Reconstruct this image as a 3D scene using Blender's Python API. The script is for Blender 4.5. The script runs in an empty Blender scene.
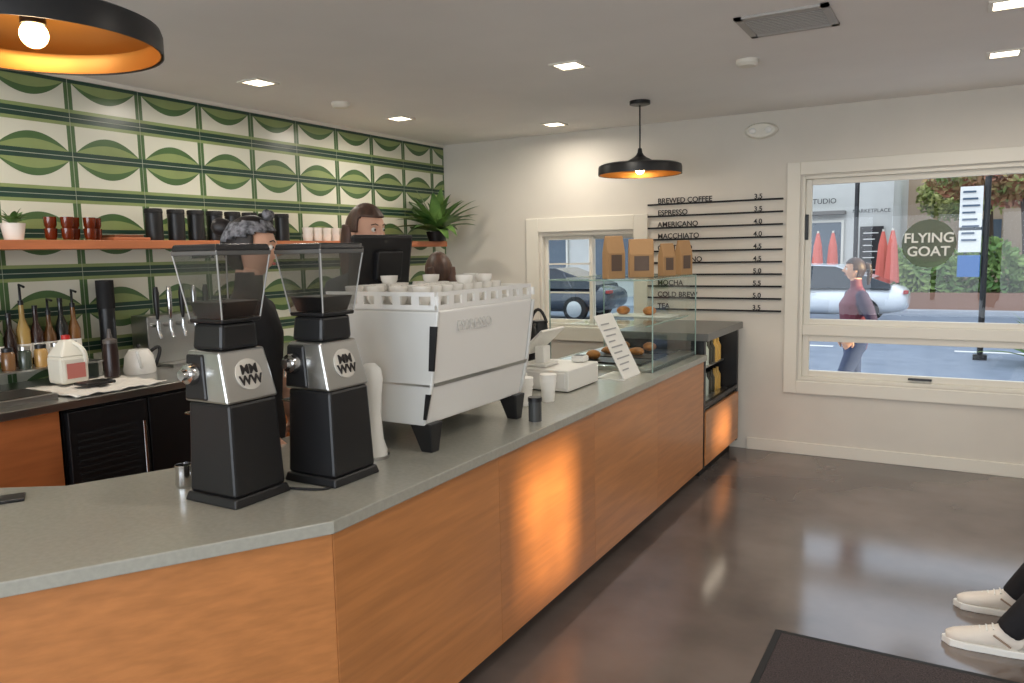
import bpy, bmesh, math, random
import numpy as np
from mathutils import Vector, Matrix
random.seed(7)
R=math.radians
C=bpy.context.scene.collection
# ---------------------------------------------------------------- materials
def s2l(c):
    return tuple(((v/255)/12.92 if v/255<=.04045 else ((v/255+.055)/1.055)**2.4) for v in c)
MC={}
def mat(name,rgb,rough=.5,metal=0,noise=0,nscale=8,stretch=(1,1,1),bump=0,emit=0,trans=0,alpha=1,coat=0,spec=.5,rgb2=None,detail=4):
    if name in MC: return MC[name]
    m=bpy.data.materials.new(name);m.use_nodes=True
    nt=m.node_tree;b=nt.nodes["Principled BSDF"];c=s2l(rgb)
    b.inputs["Base Color"].default_value=(*c,1);b.inputs["Roughness"].default_value=rough
    b.inputs["Metallic"].default_value=metal;b.inputs["Specular IOR Level"].default_value=spec
    if coat:b.inputs["Coat Weight"].default_value=coat;b.inputs["Coat Roughness"].default_value=.15
    if trans:b.inputs["Transmission Weight"].default_value=trans
    if alpha<1:b.inputs["Alpha"].default_value=alpha
    if emit:
        b.inputs["Emission Color"].default_value=(*c,1);b.inputs["Emission Strength"].default_value=emit
    tc=nt.nodes.new("ShaderNodeTexCoord");mp=nt.nodes.new("ShaderNodeMapping");mp.inputs["Scale"].default_value=stretch
    nz=nt.nodes.new("ShaderNodeTexNoise");nz.inputs["Scale"].default_value=nscale;nz.inputs["Detail"].default_value=detail
    nt.links.new(tc.outputs["Object"],mp.inputs[0]);nt.links.new(mp.outputs[0],nz.inputs["Vector"])
    if noise or rgb2:
        cr=nt.nodes.new("ShaderNodeValToRGB");cr.color_ramp.elements[0].position=.32;cr.color_ramp.elements[1].position=.68
        if rgb2: a,d=c,s2l(rgb2)
        else: a=tuple(v*(1-noise) for v in c);d=tuple(min(1,v*(1+noise)) for v in c)
        cr.color_ramp.elements[0].color=(*a,1);cr.color_ramp.elements[1].color=(*d,1)
        nt.links.new(nz.outputs["Fac"],cr.inputs[0]);nt.links.new(cr.outputs[0],b.inputs["Base Color"])
    if bump:
        bp=nt.nodes.new("ShaderNodeBump");bp.inputs["Strength"].default_value=bump;bp.inputs["Distance"].default_value=.01
        nt.links.new(nz.outputs["Fac"],bp.inputs["Height"]);nt.links.new(bp.outputs[0],b.inputs["Normal"])
    MC[name]=m;return m
def glass(name,tint=(248,251,250),base=.04,k=.6,rough=.01):
    if name in MC: return MC[name]
    m=bpy.data.materials.new(name);m.use_nodes=True;nt=m.node_tree;nt.nodes.clear()
    o=nt.nodes.new("ShaderNodeOutputMaterial");mx=nt.nodes.new("ShaderNodeMixShader");t=nt.nodes.new("ShaderNodeBsdfTransparent");g=nt.nodes.new("ShaderNodeBsdfGlossy")
    t.inputs[0].default_value=(*s2l(tint),1);g.inputs["Roughness"].default_value=rough
    lw=nt.nodes.new("ShaderNodeLayerWeight");lw.inputs[0].default_value=.5
    pw=nt.nodes.new("ShaderNodeMath");pw.operation='POWER';pw.inputs[1].default_value=4
    ad=nt.nodes.new("ShaderNodeMath");ad.operation='MULTIPLY_ADD';ad.inputs[1].default_value=k;ad.inputs[2].default_value=base
    nt.links.new(lw.outputs["Facing"],pw.inputs[0]);nt.links.new(pw.outputs[0],ad.inputs[0]);nt.links.new(ad.outputs[0],mx.inputs[0]);nt.links.new(t.outputs[0],mx.inputs[1]);nt.links.new(g.outputs[0],mx.inputs[2]);nt.links.new(mx.outputs[0],o.inputs[0])
    MC[name]=m;return m
WALL=mat("wall_paint",(214,208,197),.75,noise=.02,nscale=3)
CEIL=mat("ceiling_paint",(234,231,227),.8,noise=.02,nscale=2)
TRIM=mat("trim_paint",(226,221,208),.45)
WOOD=mat("wood_front",(184,121,70),.34,noise=.12,nscale=3,stretch=(6,1,14),coat=.3)
WOOD2=mat("wood_front_b",(190,127,75),.34,noise=.13,nscale=2.5,stretch=(6,1,12),coat=.3)
SHELFW=mat("wood_shelf",(186,112,72),.45,noise=.15,nscale=3,stretch=(8,1,8))
CAB=mat("cabinet_orange",(178,104,56),.5,noise=.12,nscale=3,stretch=(6,1,10))
QUARTZ=mat("countertop_quartz",(160,159,149),.2,noise=.05,nscale=60,spec=.6)
FLOOR=mat("floor_concrete",(86,77,73),.14,noise=0,nscale=1.3,rgb2=(122,110,103),detail=8,spec=.8,bump=.03)
BLK=mat("black_plastic",(22,22,24),.4)
BLKM=mat("black_matte",(16,16,18),.7)
CHR=mat("chrome",(205,205,205),.15,1)
STL=mat("brushed_steel",(195,195,192),.28,1)
WHT=mat("white_enamel",(232,231,227),.3,coat=.3)
WPL=mat("white_plastic",(235,234,228),.45)
CER=mat("white_ceramic",(235,232,225),.25)
TOW=mat("towel_white",(222,218,210),.9,bump=.4,nscale=60)
GL=glass("clear_glass",(244,250,248),.035,.5)
GLW=glass("window_glass",(251,253,253),.02,.3)
HOP=glass("hopper_plastic",(220,220,219),.13,.4,.15)
AMB=mat("amber_glass",(104,38,14),.1,spec=.7)
LEAF=mat("leaf_green",(58,92,46),.4,rgb2=(112,146,76),nscale=6)
KRAFT=mat("kraft_paper",(172,134,92),.7,bump=.2,nscale=20)
PAPER=mat("paper_white",(238,236,230),.6)
INK=mat("ink_dark",(35,30,30),.6)
GOLD=mat("brass_inner",(180,125,60),.4,.8)
# ---------------------------------------------------------------- geometry helpers
def G(name):
    e=bpy.data.objects.new(name,None);C.objects.link(e);e.empty_display_size=.1;return e
def fin(name,me,m,p,smooth=False,bev=0,seg=2):
    ob=bpy.data.objects.new(name,me);C.objects.link(ob)
    if m is not None:
        for q in (m if isinstance(m,(list,tuple)) else [m]): me.materials.append(q)
    if p is not None: ob.parent=p
    if smooth:
        for f in me.polygons:f.use_smooth=True
    if bev:
        b=ob.modifiers.new("bevel",'BEVEL');b.width=bev;b.segments=seg;b.limit_method='ANGLE';b.angle_limit=R(35)
    return ob
def mesh(name,vs,fs,m,p,**k):
    me=bpy.data.meshes.new(name);me.from_pydata([tuple(v) for v in vs],[],fs);me.update()
    bm=bmesh.new();bm.from_mesh(me);bmesh.ops.recalc_face_normals(bm,faces=bm.faces);bm.to_mesh(me);bm.free()
    return fin(name,me,m,p,**k)
def box(name,x0,x1,y0,y1,z0,z1,m,p=None,bev=0,rot=None,seg=2):
    vs=[Vector((x,y,z)) for x in (x0,x1) for y in (y0,y1) for z in (z0,z1)]
    if rot is not None:
        c=Vector(((x0+x1)/2,(y0+y1)/2,(z0+z1)/2));vs=[rot@(v-c)+c for v in vs]
    fs=[(0,1,3,2),(4,6,7,5),(0,4,5,1),(2,3,7,6),(0,2,6,4),(1,5,7,3)]
    return mesh(name,vs,fs,m,p,bev=bev,seg=seg)
def quad(name,pts,m,p): return mesh(name,pts,[(0,1,2,3)],m,p)
def hexa(name,b,t,m,p,bev=0):
    vs=list(b)+list(t);fs=[(3,2,1,0),(4,5,6,7)]+[(i,(i+1)%4,4+(i+1)%4,4+i) for i in range(4)]
    return mesh(name,vs,fs,m,p,bev=bev)
def frustum(name,cx,cy,z0,z1,a0,b0,a1,b1,m,p,bev=0,dx=0,dy=0):
    q=lambda cx,cy,a,b,z:[(cx-a,cy-b,z),(cx+a,cy-b,z),(cx+a,cy+b,z),(cx-a,cy+b,z)]
    return hexa(name,q(cx,cy,a0,b0,z0),q(cx+dx,cy+dy,a1,b1,z1),m,p,bev)
def prism(name,pts,z0,z1,m,p=None,bev=0):
    n=len(pts);vs=[(x,y,z0) for x,y in pts]+[(x,y,z1) for x,y in pts]
    fs=[tuple(range(n-1,-1,-1)),tuple(range(n,2*n))]+[(i,(i+1)%n,n+(i+1)%n,n+i) for i in range(n)]
    return mesh(name,vs,fs,m,p,bev=bev)
def prismY(name,pts,y0,y1,m,p=None,bev=0):
    n=len(pts);vs=[(x,y0,z) for x,z in pts]+[(x,y1,z) for x,z in pts]
    fs=[tuple(range(n-1,-1,-1)),tuple(range(n,2*n))]+[(i,(i+1)%n,n+(i+1)%n,n+i) for i in range(n)]
    return mesh(name,vs,fs,m,p,bev=bev)
def lathe(name,prof,c,m,p=None,seg=36,M=None,smooth=True):
    vs=[];fs=[];n=len(prof)
    for i in range(seg):
        a=2*math.pi*i/seg
        for r,z in prof: vs.append(Vector((r*math.cos(a),r*math.sin(a),z)))
    for i in range(seg):
        j=(i+1)%seg
        for k in range(n-1): fs.append((i*n+k,j*n+k,j*n+k+1,i*n+k+1))
    if prof[0][0]>1e-5: fs.append(tuple(i*n for i in range(seg)))
    if prof[-1][0]>1e-5: fs.append(tuple(i*n+n-1 for i in range(seg))[::-1])
    if M is not None: vs=[M@v for v in vs]
    vs=[v+Vector(c) for v in vs]
    me=bpy.data.meshes.new(name);me.from_pydata([tuple(v) for v in vs],[],fs)
    bm=bmesh.new();bm.from_mesh(me);bmesh.ops.remove_doubles(bm,verts=bm.verts,dist=1e-5);bmesh.ops.recalc_face_normals(bm,faces=bm.faces);bm.to_mesh(me);bm.free()
    ob=fin(name,me,m,p,smooth=smooth)
    if smooth:
        e=ob.modifiers.new("split",'EDGE_SPLIT');e.split_angle=R(40)
    return ob
def shell(name,prof,c,m,p=None,seg=40,th=.003):
    vs=[];fs=[];n=len(prof)
    for i in range(seg):
        a=2*math.pi*i/seg
        for r,z in prof: vs.append((c[0]+r*math.cos(a),c[1]+r*math.sin(a),c[2]+z))
    for i in range(seg):
        j=(i+1)%seg
        for k in range(n-1): fs.append((i*n+k,j*n+k,j*n+k+1,i*n+k+1))
    ob=mesh(name,vs,fs,m,p,smooth=True);s=ob.modifiers.new("solid",'SOLIDIFY');s.thickness=th
    e=ob.modifiers.new("split",'EDGE_SPLIT');e.split_angle=R(40);return ob
def ball(name,c,s,m,p=None,seg=24,M=None):
    bm=bmesh.new();bmesh.ops.create_uvsphere(bm,u_segments=seg,v_segments=max(8,seg//2),radius=1)
    for v in bm.verts:
        q=Vector((v.co.x*s[0],v.co.y*s[1],v.co.z*s[2]));v.co=(M@q if M is not None else q)+Vector(c)
    me=bpy.data.meshes.new(name);bm.to_mesh(me);bm.free();return fin(name,me,m,p,smooth=True)
def tube(name,pts,r,m,p=None,res=3,cyc=False):
    c=bpy.data.curves.new(name,'CURVE');c.dimensions='3D';c.bevel_depth=r;c.bevel_resolution=res;c.use_fill_caps=True
    s=c.splines.new('POLY');s.points.add(len(pts)-1)
    for i,q in enumerate(pts): s.points[i].co=(*q,1)
    s.use_cyclic_u=cyc;c.materials.append(m)
    ob=bpy.data.objects.new(name,c);C.objects.link(ob)
    if p is not None: ob.parent=p
    return ob
def bez(a,b,c,n=10):
    a,b,c=map(Vector,(a,b,c));return [a*(1-t)**2+b*2*t*(1-t)+c*t*t for t in [i/n for i in range(n+1)]]
def text(name,s,size,loc,rot,m,p=None,al='LEFT',ext=.001,off=0):
    c=bpy.data.curves.new(name,'FONT');c.body=s;c.size=size;c.align_x=al;c.extrude=ext;c.offset=off;c.materials.append(m)
    ob=bpy.data.objects.new(name,c);C.objects.link(ob);ob.location=loc;ob.rotation_euler=rot
    if p is not None: ob.parent=p
    return ob
XL,YB,ZC,XR,YR=-4.555,6.53,2.78,2.8,-3.2
# ---------------------------------------------------------------- room
box("floor",XL-.15,XR+.15,YR-.15,YB+.15,-.1,0,FLOOR)
box("ceiling",XL-.15,XR+.15,YR-.15,YB+.15,ZC,ZC+.15,CEIL)
box("wall_left",XL-.15,XL,YR,YB+.15,0,ZC,WALL)
def wall_holes(name,axis,pos0,pos1,u0,u1,z0,z1,holes,m):
    us=sorted(set([u0,u1]+[h[0] for h in holes]+[h[1] for h in holes]));zs=sorted(set([z0,z1]+[h[2] for h in holes]+[h[3] for h in holes]))
    bm=bmesh.new()
    for i in range(len(us)-1):
        for j in range(len(zs)-1):
            uc=(us[i]+us[i+1])/2;zz=(zs[j]+zs[j+1])/2
            if any(h[0]<uc<h[1] and h[2]<zz<h[3] for h in holes): continue
            a=(us[i],us[i+1],zs[j],zs[j+1])
            vs=[]
            for q in (pos0,pos1):
                for u in a[:2]:
                    for z in a[2:]: vs.append(bm.verts.new((u,q,z) if axis=='y' else (q,u,z)))
            for f in ((0,1,3,2),(4,6,7,5),(0,4,5,1),(2,3,7,6),(0,2,6,4),(1,5,7,3)): bm.faces.new([vs[k] for k in f])
    bmesh.ops.recalc_face_normals(bm,faces=bm.faces)
    me=bpy.data.meshes.new(name);bm.to_mesh(me);bm.free();return fin(name,me,m,None)
wall_holes("wall_back",'y',YB,YB+.15,XL,XR+.15,0,ZC,[(-1.10,1.3,.62,2.25),(-3.46,-2.47,1.0,1.86)],WALL)
wall_holes("wall_front",'y',YR-.15,YR,XL-.15,XR+.15,0,ZC,[(-3.6,-1.4,.5,2.5),(-1.2,.4,.1,2.5),(.6,2.4,.5,2.5)],WALL)
wall_holes("wall_right",'x',XR,XR+.15,YR,YB+.15,0,ZC,[(1.80,2.32,1.35,1.98),(4.75,5.25,1.3,1.62)],WALL)  # openings made up to shape the sun patches on counter and fridge
box("baseboard_back",-1.5,XR,YB-.018,YB,0,.1,TRIM,bev=.004)
box("baseboard_right",XR-.018,XR,YR,YB-.02,0,.1,TRIM,bev=.004)
def frame(pre,p,x0,x1,z0,z1,w,y0,y1,m,bev=.004):
    box(pre+"_l",x0,x0+w,y0,y1,z0,z1,m,p,bev);box(pre+"_r",x1-w,x1,y0,y1,z0,z1,m,p,bev)
    box(pre+"_t",x0+w,x1-w,y0,y1,z1-w,z1,m,p,bev);box(pre+"_b",x0+w,x1-w,y0,y1,z0,z0+w,m,p,bev)
def paneY(name,x0,x1,y,z0,z1,m,p): return quad(name,[(x0,y,z0),(x1,y,z0),(x1,y,z1),(x0,y,z1)],m,p)
w=G("window_1")
frame("casing",w,-1.21,1.41,.51,2.36,.10,YB-.025,YB,TRIM)
frame("jamb",w,-1.10,1.30,.62,2.25,.025,YB,YB+.14,TRIM)
frame("sash",w,-1.075,1.275,1.07,2.225,.045,YB+.04,YB+.08,TRIM)
box("mid_rail",-1.075,1.275,YB+.01,YB+.1,.985,1.07,TRIM,w,.004)
frame("lower_sash",w,-1.075,1.275,.645,.985,.05,YB+.03,YB+.075,TRIM)
paneY("pane_upper",-1.03,1.23,YB+.06,1.115,2.18,GLW,w);paneY("pane_lower",-1.03,1.23,YB+.05,.69,.94,GLW,w)
box("handle",-.30,-.14,YB+.0,YB+.03,.665,.68,BLK,w,.003);box("latch",-1.073,-1.05,YB+.02,YB+.04,1.75,1.95,BLK,w,.003)
dg=G("window_decal");DEC=mat("decal_green",(104,118,98),.6,alpha=.6)
lathe("disc",[(0,0),(.18,0),(.18,.002),(0,.002)],(-.20,YB+.045,1.70),DEC,dg,M=Matrix.Rotation(R(90),3,'X'))
text("label_top","FLYING",.10,(-.20,YB+.035,1.71),(R(90),0,0),PAPER,dg,'CENTER',off=.002);text("label_bottom","GOAT",.10,(-.20,YB+.035,1.61),(R(90),0,0),PAPER,dg,'CENTER',off=.002)
w=G("window_2")
frame("casing",w,-3.60,-2.38,.86,2.01,.13,YB-.025,YB,TRIM)
frame("jamb",w,-3.46,-2.47,1.0,1.86,.02,YB,YB+.14,TRIM)
frame("sash",w,-3.44,-2.94,1.02,1.84,.035,YB+.05,YB+.08,TRIM)
frame("sash_b",w,-2.97,-2.49,1.02,1.84,.035,YB+.08,YB+.11,TRIM)
for i in range(2): box("muntin_%d"%i,-3.40,-2.98,YB+.055,YB+.075,1.30+.27*i,1.315+.27*i,TRIM,w)
paneY("pane",-3.44,-2.49,YB+.08,1.04,1.82,GLW,w)
w=G("window_3")
for x0,x1,z0 in ((-3.6,-1.4,.5),(.6,2.4,.5)): frame("frame",w,x0,x1,z0,2.5,.06,YR-.1,YR-.04,BLK)
d=G("door_1");frame("frame",d,-1.2,.4,0.1,2.5,.07,YR-.1,YR-.04,BLK);box("stile",-.44,-.36,YR-.1,YR-.04,.1,2.5,BLK,d)
w=G("sun_slots");  # rails of the added sun openings, out of view
for y0,y1,z0,z1 in ((1.80,2.32,1.35,1.98),(4.75,5.25,1.3,1.62)):
    box("rail_a",XR+.05,XR+.1,y0,y1,z0,z0+.03,TRIM,w);box("rail_b",XR+.05,XR+.1,y0,y1,z1-.03,z1,TRIM,w)
# ---------------------------------------------------------------- tile wall
TC=mat("tile_cream",(214,214,198),.28);TD=mat("tile_dark_green",(36,66,54),.3,noise=.12,nscale=5);TO=mat("tile_sage",(136,152,98),.3,noise=.08,nscale=5);TM=mat("tile_mid_green",(76,106,64),.3,noise=.1,nscale=5);TG=mat("tile_grout",(176,182,166),.7)
vs=[];fs=[];mi=[]
def poly(pts,x,k):
    i=len(vs);vs.extend([(x,y,z) for y,z in pts]);fs.append(tuple(range(i,i+len(pts))));mi.append(k)
def rect(y0,y1,z0,z1,x,k): poly([(y0,z0),(y1,z0),(y1,z1),(y0,z1)],x,k)
X0=XL+.004;P=.45
rect(YR,YB,.95,ZC-.02,X0,4)
def bow(cy,z,h,sgn,x,k,ylim,hw,n=28):
    # pointed, shallow parabolic bow with its flat side on z
    pts=[(min(cy+hw*(1-2*i/n),ylim),z+sgn*h*(1-(1-2*i/n)**2)) for i in range(n+1)]
    poly(pts if sgn>0 else pts[::-1],x,k)
yc=2.72-P*12
while yc<YB-.06:
    ye=min(yc+P,YB);g=.0020;cy=yc+P/2;yl=ye-g
    for k in range(8):
        zt=ZC-.02-.225*k;zb=zt-.225
        if zb<.95: continue
        sgn=-1 if k%2==0 else 1            # side on which the bow bites into the cream
        zo,zi=(zt,zb) if sgn<0 else (zb,zt)  # zo outer (dark) edge, zi inner (sage) edge
        q=lambda t:zo+sgn*t
        def band(a,b,y0,y1,x,c): rect(y0,y1,min(q(a),q(b)),max(q(a),q(b)),x,c)
        rect(yc+g,yl,zb+g,zt-g,X0+.001,3)
        band(g,.026,yc+g,yl,X0+.0015,1)
        band(.026,.178,yc+.024,yl-.022,X0+.0015,0)
        band(.178,.198,yc+g,yl,X0+.002,2)
        band(.198,.225-g,yc+g,yl,X0+.002,1)
        bow(cy,q(.026),.098,sgn,X0+.0025,3,yl,.203)
        bow(cy,q(.026),.056,sgn,X0+.003,2,yl,.203)
    yc+=P
me=bpy.data.meshes.new("wall_tile");me.from_pydata(vs,[],fs);me.update()
bm=bmesh.new();bm.from_mesh(me)
for f in bm.faces:
    if f.normal.x<0:f.normal_flip()
bm.to_mesh(me);bm.free()
ob=fin("wall_tile_cladding",me,[TC,TD,TO,TM,TG],None)
for i,f in enumerate(me.polygons): f.material_index=mi[i]
box("trim_1",XL,XL+.02,YR,YB,ZC-.025,ZC,TRIM)
# ---------------------------------------------------------------- ceiling fixtures
DL=[(-3.81,3.49),(-3.91,5.02),(-3.04,6.03),(-2.02,4.21),(.18,5.40),(.16,4.31),(-3.8,1.9),(-.3,2.2),(1.6,3.2),(1.5,.5),(-2.2,-.8),(-.3,-1.2)]
EM=mat("lamp_glow",(255,240,215),.5,emit=6)
for x,y in DL:
    g=G("ceiling_downlight")
    box("glow",x-.07,x+.07,y-.07,y+.07,ZC-.004,ZC-.001,EM,g)
    for a,b,c,e in ((x-.09,x-.07,y-.09,y+.09),(x+.07,x+.09,y-.09,y+.09),(x-.07,x+.07,y-.09,y-.07),(x-.07,x+.07,y+.07,y+.09)): box("rim",a,b,c,e,ZC-.008,ZC,TRIM,g)
    l=bpy.data.lights.new("downlight",'AREA');l.energy=9.5;l.size=.13;l.color=(1,.91,.79);l.spread=R(170)
    o=bpy.data.objects.new("light",l);C.objects.link(o);o.location=(x,y,ZC-.012);o.parent=g
for x,y in ((-3.86,4.28),(-1.11,4.70)):
    lathe("smoke_detector",[(0,0),(.065,0),(.065,-.02),(.05,-.035),(0,-.037)],(x,y,ZC),TRIM)
g=G("ceiling_air_vent")
VG=mat("vent_gray",(170,166,160),.5);VD=mat("vent_dark",(52,50,48),.7)
x0,x1,y0,y1=-.97,-.55,3.82,4.2
box("back",x0+.02,x1-.02,y0+.02,y1-.02,ZC-.003,ZC-.001,VD,g)
for a,b,c,e in ((x0,x0+.035,y0,y1),(x1-.035,x1,y0,y1),(x0,x1,y0,y0+.035),(x0,x1,y1-.035,y1)): box("rim",a,b,c,e,ZC-.012,ZC,VG,g)
for i in range(11):
    yy=y0+.055+i*.0275;box("slat",x0+.03,x1-.03,yy-.007,yy+.007,ZC-.010,ZC-.007,VG,g)
g=G("emergency_light")
lathe("body",[(0,0),(.13,0),(.13,.03),(.11,.05),(0,.055)],(-1.42,YB,2.63),TRIM,g,M=Matrix.Scale(.48,3,Vector((0,0,1)))@Matrix.Rotation(R(90),3,'X'))
for dx in (-.06,.06): ball("eye",(-1.42+dx,YB-.05,2.63),(.03,.012,.025),WPL,g)
def pendant(x,y):
    g=G("pendant_lamp");z=2.25
    lathe("canopy",[(0,0),(.075,0),(.075,-.025),(.06,-.03),(0,-.03)],(x,y,ZC),BLK,g)
    tube("rod",[(x,y,ZC-.03),(x,y,z+.17)],.006,BLK,g)
    lathe("stem",[(0,.19),(.014,.19),(.018,.16),(.03,.14),(.05,.125),(0,.11)],(x,y,z),BLK,g)
    shell("shade",[(.0,.13),(.05,.125),(.10,.098),(.17,.082),(.28,.076),(.302,.066),(.307,.05),(.307,0)],(x,y,z),BLK,g,56,.004)
    shell("shade_inner",[(.0,.112),(.06,.092),(.15,.072),(.26,.064),(.292,.056),(.30,.042),(.30,.003)],(x,y,z),GOLD,g,56,.002)
    lathe("socket",[(0,.11),(.03,.11),(.03,.06),(0,.06)],(x,y,z),BLK,g)
    ball("bulb",(x,y,z+.035),(.034,.034,.034),mat("bulb_glow",(255,214,150),.4,emit=14),g)
    l=bpy.data.lights.new("bulb_light",'POINT');l.energy=4;l.color=(1,.74,.45);l.shadow_soft_size=.05
    o=bpy.data.objects.new("light",l);C.objects.link(o);o.location=(x,y,z-.02);o.parent=g
pendant(-2.07,5.50);pendant(-2.10,1.18)
# ---------------------------------------------------------------- menu board
g=G("menu_letter_board")
items=["BREWED COFFEE","ESPRESSO","AMERICANO","MACCHIATO","CORTADO","CAPPUCCINO","LATTE","MOCHA","COLD BREW","TEA"]
for i in range(10):
    z=2.085-i*.101
    box("rail_%d"%i,-2.38,-1.24,YB-.02,YB-.001,z-.008,z+.006,BLKM,g)
    text("item_%d"%i,items[i],.062,(-2.29,YB-.012,z+.008),(R(90),0,0),INK,g,off=.001)
    text("price_%d"%i,["3.5","3.5","4.0","4.0","4.5","4.5","5.0","5.5","5.0","3.5"][i],.056,(-1.47,YB-.012,z+.008),(R(90),0,0),INK,g,off=.001)
# ---------------------------------------------------------------- front counter
g=G("service_counter")
top=[(-1.54,5.45),(-1.54,1.60),(-2.30,.36),(-3.35,.98),(-2.62,1.45),(-2.46,1.80),(-2.46,5.45)]
prism("slab",top,.895,.935,QUARTZ,g,.004)
prism("carcass",[(-1.585,5.42),(-1.585,1.61),(-2.31,.43),(-3.26,.98),(-2.58,1.43),(-2.43,1.78),(-2.43,5.42)],.1,.895,CAB,g)
ys=[1.615,2.56,3.50,4.45,5.43]
for i in range(4):
    box("panel_%d"%i,-1.583,-1.56,ys[i]+.0005,ys[i+1]-.0005,.1,.895,WOOD if i%2 else WOOD2,g,.0005)
d=Vector((-.745,-1.21,0)).normalized();n=Vector((-d.y,d.x,0));n=n if n.x>0 else -n
a=Vector((-1.562,1.612,.1));b2=a+d*1.42
hexa("panel_end",[a,b2,b2-n*.022,a-n*.022],[q+Vector((0,0,.795)) for q in (a,b2,b2-n*.022,a-n*.022)],WOOD,g)
prism("toe_kick",[(-1.66,5.40),(-1.66,1.66),(-2.36,.50),(-3.2,.98),(-2.5,1.45),(-2.36,1.8),(-2.36,5.4)],0,.1,BLKM,g)
# ---------------------------------------------------------------- grab-and-go refrigerator
g=G("grab_and_go_refrigerator")
box("top",-2.28,-1.54,5.47,6.50,1.03,1.085,mat("fridge_top",(112,112,108),.35),g,.005)
box("left_side",-2.26,-1.57,5.48,5.52,.08,1.03,BLK,g);box("right_side",-2.26,-1.57,6.44,6.48,.08,1.03,BLK,g)
box("back",-2.26,-2.22,5.52,6.44,.08,1.03,BLK,g);box("lower_body",-2.22,-1.585,5.52,6.44,.08,.50,BLK,g)
box("wood_panel",-1.583,-1.56,5.50,6.46,.10,.50,WOOD2,g,.002);box("base",-2.2,-1.62,5.55,6.42,0,.08,BLKM,g)
box("deck",-2.22,-1.6,5.52,6.44,.50,.53,STL,g);box("front_rail",-1.60,-1.57,5.52,6.44,.53,.56,BLK,g)
box("shelf_plate",-2.22,-1.68,5.52,6.44,.765,.775,STL,g)
bc=[mat("drink_"+str(i),c,.3) for i,c in enumerate([(200,190,170),(120,60,30),(190,200,190),(60,60,50),(210,170,90)])]
for sz in (.53,.775):
    for i in range(10):
        for j in range(2):
            x=-1.72-.14*j;y=5.57+i*.09
            lathe("bottle",[(0,0),(.03,0),(.03,.12),(.013,.155),(.013,.18),(0,.18)],(x,y,sz),bc[(i//2+j)%5],g,14)
LE=mat("led_strip",(255,240,215),.5,emit=8);box("led",-1.66,-1.64,5.55,6.4,1.02,1.03,LE,g)
# ---------------------------------------------------------------- pastry case
g=G("pastry_display_case")
x0,x1,y0,y1,z0,z1=-2.33,-1.62,4.52,5.42,.935,1.51
box("base",x0,x1,y0,y1,z0,z0+.03,STL,g,.002)
quad("glass_near",[(x0,y0,z0),(x1,y0,z0),(x1,y0,z1),(x0,y0,z1)],GL,g);quad("glass_far",[(x0,y1,z0),(x1,y1,z0),(x1,y1,z1),(x0,y1,z1)],GL,g)
quad("glass_front",[(x1,y0,z0),(x1,y1,z0),(x1,y1,z1),(x1,y0,z1)],GL,g);box("glass_top",x0,x1,y0,y1,z1,z1+.008,GL,g)
quad("glass_shelf",[(x0+.1,y0+.02,1.22),(x1-.05,y0+.02,1.22),(x1-.05,y1-.02,1.22),(x0+.1,y1-.02,1.22)],GL,g)
EDG=mat("glass_edge",(150,175,165),.2,spec=.8)
for q in (((x0,y0,z1),(x1,y0,z1)),((x1,y0,z1),(x1,y1,z1)),((x0,y1,z1),(x1,y1,z1)),((x0,y0,z1),(x0,y1,z1)),((x1,y0,z0),(x1,y0,z1)),((x1,y1,z0),(x1,y1,z1)),((x0,y0,z0),(x0,y0,z1)),((x0,y1,z0),(x0,y1,z1)),((x1-.05,y0+.02,1.22),(x1-.05,y1-.02,1.22))): tube("edge",q,.0045,EDG,g)
PAS=mat("pastry_brown",(176,112,52),.55,noise=.3,nscale=20,bump=.4)
for sz,js in ((.965,(0,1,2)),(1.223,(2,))):
    for j in js:
        cy=4.70+j*.27;box("tray",-2.2,-1.72,cy-.11,cy+.11,sz,sz+.012,CER if sz>1 else BLK,g,.003)
        for k in range(2):
            cx=-2.10+k*.2
            if j%2: 
                pts=[(cx+.045*math.cos(t),cy+.05*math.sin(t)-.02,sz+.035) for t in [math.pi*i/8 for i in range(9)]]
                ob=tube("croissant",pts,.022,PAS,g)
                for i,pt in enumerate(ob.data.splines[0].points): pt.radius=.35+math.sin(math.pi*i/8)
            else: ball("bun",(cx,cy,sz+.04),(.048,.055,.032),PAS,g,16)
BLAB=mat("bag_label",(96,78,66),.5)
def bag(x,y,z,w_,h,dp,rz,m,lab=True):
    g=G("coffee_bag");M=Matrix.Translation((x,y,z))@Matrix.Rotation(rz,4,'Z')
    b=[(-w_/2,-dp/2,0),(w_/2,-dp/2,0),(w_/2,dp/2,0),(-w_/2,dp/2,0)];md=[(-w_/2,-dp/2,h*.6),(w_/2,-dp/2,h*.6),(w_/2,dp/2,h*.6),(-w_/2,dp/2,h*.6)];t=[(-w_/2,-.005,h),(w_/2,-.005,h),(w_/2,.005,h),(-w_/2,.005,h)]
    V=[M@Vector(q) for q in b+md+t];f=[(3,2,1,0),(8,9,10,11)]+[(k*4+i,k*4+(i+1)%4,k*4+4+(i+1)%4,k*4+4+i) for k in (0,1) for i in range(4)]
    mesh("bag",V,f,m,g,bev=.004)
    if lab:
        L=[M@Vector(q) for q in ((-w_*.30,-dp/2-.002,h*.18),(w_*.30,-dp/2-.002,h*.18),(w_*.30,-dp/2-.002,h*.56),(-w_*.30,-dp/2-.002,h*.56))]
        mesh("label",L,[(0,1,2,3)],BLAB,g)
for x,y,rz,h_,w_ in ((-1.90,4.58,.95,.27,.13),(-1.80,4.80,.5,.25,.16),(-1.72,5.08,.9,.22,.10),(-1.68,5.32,1.05,.24,.11)): bag(x,y,1.518,w_,h_,.07,rz,KRAFT)
g=G("counter_sign_stand")
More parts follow.
